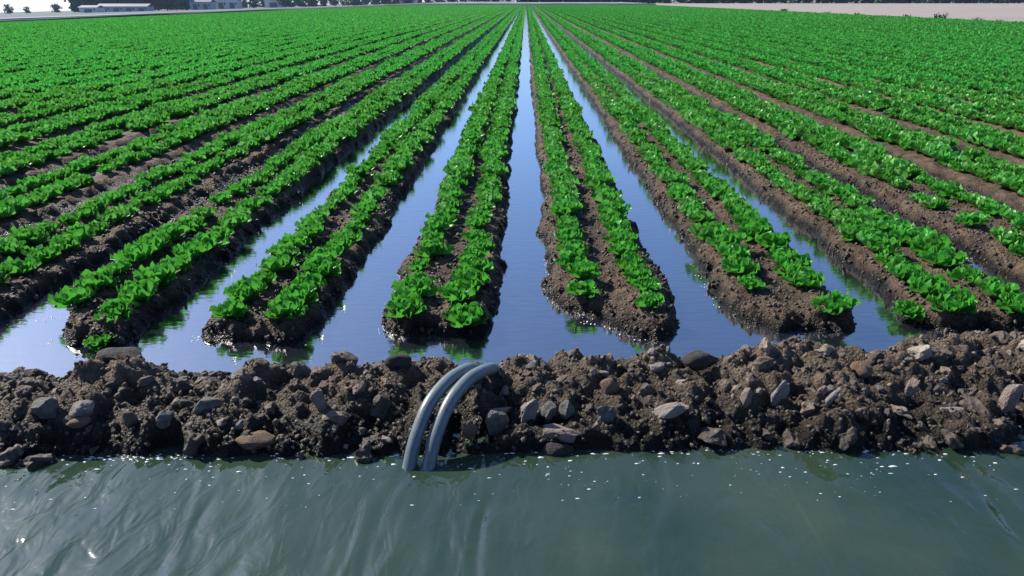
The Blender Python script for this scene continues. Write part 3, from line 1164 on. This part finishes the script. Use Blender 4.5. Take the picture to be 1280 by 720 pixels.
# ------------------------------------------------------------------ beyond the field
def strip(name, pts_l, pts_r, mat, label, dz):
    V_, F_ = [], []
    for a, b_ in zip(pts_l, pts_r):
        V_.append((a[0], a[1], float(terrain(a[0])) + dz))
        V_.append((b_[0], b_[1], float(terrain(b_[0])) + dz))
    for k in range(len(pts_l) - 1):
        F_.append((2 * k, 2 * k + 2, 2 * k + 3, 2 * k + 1))
    me = bpy.data.meshes.new(name)
    me.from_pydata(V_, [], F_)
    me.update()
    tag(obj(name, me, mat), label, kind='structure')


strip('fallow_field', [(36.8, 10), (36.8, 120), (36.8, 330)], [(420, 10), (420, 120), (420, 330)], MAT['fallow'], 'bare pinkish tan fallow land right of the crop', 0.0)
xs = [-98, -80, -62, -50, -30, 0, 36]
def bank_strip(name, prof, mat, label):
    """a low strip of land behind the crop: prof is a list of (metres behind the crop, height)"""
    xx = np.array(sorted(set(list(range(-98, 37, 2)) + xs)), float)
    X = np.repeat(xx[:, None], len(prof), 1)
    Y = far_end(X) + np.array([p_[0] for p_ in prof])[None, :]
    Z = terrain(X) + np.array([p_[1] for p_ in prof])[None, :]
    if name == 'verge':
        Z = Z + 0.22 * fbm(X * 0.35, Y * 0.5, 201, 4)
    tag(obj(name, grid_mesh(name, X, Y, Z), mat), label, kind='structure')


bank_strip('verge', [(0.4, -0.05), (1.0, 0.30), (2.0, 0.48), (4.0, 0.55), (15.8, 0.56), (16.4, 0.3)], MAT['verge'], 'dark green grassy strip at the far end of the field')
bank_strip('farm_road', [(16.0, 0.40), (16.6, 0.66), (40.0, 0.68), (70.0, 0.70), (71.0, 0.1)], MAT['road'], 'blue-grey farm road crossing behind the field')


def tree(name, x, y, h, r, label, seed, group, leaves=420):
    rnd = random.Random(seed)
    z0 = float(terrain(x)) - 0.15
    root = empty(name, (x, y, z0), rnd.uniform(0, 6))
    bm = bmesh.new()

    def limb(p, q, r0, r1, ns=7):
        d = (q - p).normalized()
        a = d.orthogonal().normalized()
        b_ = d.cross(a)
        ring = []
        for pp, rr in ((p, r0), (q, r1)):
            ring.append([bm.verts.new(pp + a * math.cos(2 * math.pi * j / ns) * rr + b_ * math.sin(2 * math.pi * j / ns) * rr) for j in range(ns)])
        for j in range(ns):
            bm.faces.new((ring[0][j], ring[0][(j + 1) % ns], ring[1][(j + 1) % ns], ring[1][j]))
    tr = h * 0.03
    fork = Vector((rnd.uniform(-.3, .3), rnd.uniform(-.3, .3), h * 0.38))
    limb(Vector((0, 0, 0)), fork, tr, tr * 0.7)
    tips = []
    for k in range(7):
        a = 2 * math.pi * k / 7 + rnd.uniform(-.3, .3)
        q = Vector((math.cos(a) * r * rnd.uniform(.35, .75), math.sin(a) * r * rnd.uniform(.35, .75), h * rnd.uniform(.5, .88)))
        limb(fork, q, tr * 0.5, tr * 0.12)
        tips.append(q)
    tips.append(Vector((0, 0, h * 0.92)))
    tips += [Vector((rnd.uniform(-.6, .6) * r, rnd.uniform(-.6, .6) * r, h * rnd.uniform(.1, .45))) for _ in range(9)]
    me = bpy.data.meshes.new('trunk')
    bm.to_mesh(me)
    bm.free()
    obj('trunk', me, MAT['bark'], root)
    V_, F_, UV = [], [], []
    for k in range(leaves):
        c = rnd.choice(tips)
        g = Vector((rnd.gauss(0, 1), rnd.gauss(0, 1), rnd.gauss(0, 0.8)))
        p = c + g * r * 0.25
        p.z = max(p.z, h * 0.1)
        s = r * rnd.uniform(0.12, 0.24)
        u = Vector((rnd.gauss(0, 1), rnd.gauss(0, 1), rnd.gauss(0, 1))).normalized()
        w = u.orthogonal().normalized()
        b0 = len(V_)
        for (i_, j_) in ((-1, -.6), (0.2, -1), (1, .5), (-.3, 1)):
            V_.append(tuple(p + u * i_ * s + w * j_ * s))
            UV.append((i_ * .5 + .5, j_ * .5 + .5))
        F_.append((b0, b0 + 1, b0 + 2, b0 + 3))
    cm = leaf_mesh('crown', [(V_, F_, UV)], MAT['tree_leaf'])
    obj('crown', cm, None, root)
    tag(root, label, 'tree', group)
    return root


def at(px, d):
    """point d metres ahead on the line of sight through picture column px of the 1280-wide photograph, used for the far skyline"""
    a = math.atan((px - 640) / 1280 / FX * math.cos(R(PITCH)))
    a -= R(YAW)
    return d * math.tan(a), d


def box(bm, x0, x1, y0, y1, z0, z1):
    vs_ = [bm.verts.new(p) for p in ((x0, y0, z0), (x1, y0, z0), (x1, y1, z0), (x0, y1, z0), (x0, y0, z1), (x1, y0, z1), (x1, y1, z1), (x0, y1, z1))]
    for f in ((0, 3, 2, 1), (4, 5, 6, 7), (0, 1, 5, 4), (1, 2, 6, 5), (2, 3, 7, 6), (3, 0, 4, 7)):
        bm.faces.new([vs_[k] for k in f])


def bobj(name, bm, mat, parent):
    me = bpy.data.meshes.new(name)
    bmesh.ops.recalc_face_normals(bm, faces=bm.faces)
    bm.to_mesh(me)
    bm.free()
    return obj(name, me, mat, parent)


def shed(name, px0, px1, d, h, roof_h, wall, label, doors=2, depth=9):
    xa, _ = at(px0, d)
    xb, _ = at(px1, d)
    L = xb - xa
    root = empty(name, ((xa + xb) / 2, d, float(terrain((xa + xb) / 2)) - 0.12))
    bm = bmesh.new()
    box(bm, -L / 2, L / 2, 0, depth, 0, h)
    w = bobj('wall', bm, wall, root)
    bm = bmesh.new()
    e = 0.6
    pts_ = [(-e, h - 0.05), (depth / 2, h + roof_h), (depth + e, h - 0.05), (depth + e, h + 0.12), (depth / 2, h + roof_h + 0.2), (-e, h + 0.12)]
    ra = [bm.verts.new((-L / 2 - e, p[0], p[1])) for p in pts_]
    rb = [bm.verts.new((L / 2 + e, p[0], p[1])) for p in pts_]
    for k in range(6):
        bm.faces.new((ra[k], ra[(k + 1) % 6], rb[(k + 1) % 6], rb[k]))
    bm.faces.new(ra)
    bm.faces.new(rb[::-1])
    bobj('roof', bm, MAT['roof'], root)
    for k in range(doors):
        cx_ = -L / 2 + L * (k + 0.5) / doors
        bm = bmesh.new()
        box(bm, cx_ - L / doors * 0.22, cx_ + L / doors * 0.22, -0.06, 0.02, 0, h * 0.72)
        bobj('door', bm, MAT['roof'], root)
        bm = bmesh.new()
        box(bm, cx_ + L / doors * 0.30, cx_ + L / doors * 0.42, -0.05, 0.02, h * 0.45, h * 0.75)
        bobj('window', bm, MAT['pane'], root)
    tag(root, label, 'building')


shed('farm_building', 96, 118, 470, 3.0, 1.2, MAT['white_wall'], 'small white farm building in front of the dark trees', 1)
shed('farm_building', 119, 182, 490, 3.2, 1.6, MAT['grey_wall'], 'long low grey farm building under the dark trees', 4)
shed('farm_building', 236, 262, 520, 5.0, 1.8, MAT['grey_wall'], 'blue-grey shed standing right of the dark trees', 2)
shed('farm_building', 268, 296, 560, 6.0, 1.8, MAT['white_wall'], 'pale shed, the farthest right of the farm buildings', 2)
shed('farm_building', 330, 352, 600, 5.5, 1.6, MAT['white_wall'], 'distant white building out on the skyline left of the channels', 1)
shed('farm_building', 500, 520, 640, 6.0, 1.6, MAT['white_wall'], 'tiny far white building above the crop rows', 1)

tr_spots = [(100, 520, 15), (112, 530, 17), (124, 540, 19), (136, 530, 18), (148, 545, 20), (160, 530, 18), (172, 540, 20), (184, 525, 19), (196, 540, 18), (207, 525, 19),
            (218, 535, 18), (227, 525, 14)]
for k, (px, d, h) in enumerate(tr_spots):
    x, y = at(px, d)
    tree('tree', x, y, h, h * 0.42, 'dark tree, %s from the left in the clump behind the farm buildings' % ordinal(k + 1), 900 + k, 'dark trees behind the farm', 1500)
sm = [(7, 620, 7), (30, 660, 5.5), (68, 640, 7)]
sp = 304
while sp < 650:
    sm.append((sp, 560 + random.uniform(0, 160), random.uniform(7, 12)))
    sp += random.uniform(9, 17)
for k, (px, d, h) in enumerate(sm):
    x, y = at(px, d)
    tree('tree', x, y, h, h * 0.55, 'distant tree on the left skyline, %s from the left edge outside the clump' % ordinal(k + 1), 950 + k, 'distant skyline trees', 300)
px = 655
k = 0
while px < 1300:
    d = 345 + random.uniform(0, 25)
    x, y = at(px, d)
    h = random.uniform(5, 9)
    tree('tree', x, y, h, h * 0.62, 'tree in the skyline row beyond the fallow land, %s from its left end' % ordinal(k + 1), 1000 + k, 'trees beyond the fallow land', 260)
    px += random.uniform(10, 17)
    k += 1

# weeds and bushes along the right edge of the crop
rnd = random.Random(77)
for k, d in enumerate((50, 54, 58, 61, 66, 72, 83, 91, 106)):
    x = 36.9 + rnd.uniform(-0.3, 0.6)
    h = rnd.uniform(0.35, 0.7)
    parts = []
    for q in range(46):
        v, f, u = leaf_geo(h * rnd.uniform(.6, 1.1), h * 0.16, rnd.uniform(0.1, 1.0), 0.6, 0.1, 0.1, q, 3, 4, 0.05)
        a = rnd.uniform(0, 6.28)
        ca, sa = math.cos(a), math.sin(a)
        ox, oy = rnd.gauss(0, h * .35), rnd.gauss(0, h * .35)
        parts.append(([(x_ * ca - y_ * sa + ox, x_ * sa + y_ * ca + oy, z_) for x_, y_, z_ in v], f, u))
    o = obj('bush', leaf_mesh('bush', parts, MAT['tree_leaf']))
    o.location = (x, d, 0)
    tag(o, 'dark weedy bush on the crop edge by the fallow land, %s nearest' % ordinal(k + 1), 'bush', 'bushes along the right crop edge')

# ------------------------------------------------------------------ the air: far things fade towards blue
bm = bmesh.new()
box(bm, -1520, 1520, -320, 2520, -40, 26)
bmesh.ops.recalc_face_normals(bm, faces=bm.faces)
me = bpy.data.meshes.new('haze')
bm.to_mesh(me)
bm.free()
M = Mat('haze_air')
vol = M.n('ShaderNodeVolumePrincipled')
vol.inputs['Color'].default_value = (0.55, 0.76, 1.0, 1)
vol.inputs['Density'].default_value = 0.00013
M.l(vol.outputs[0], M.out.inputs['Volume'])
M.nt.nodes.remove(M.p)
tag(obj('haze', me, M.m), 'thin blue haze over the far land', kind='stuff')
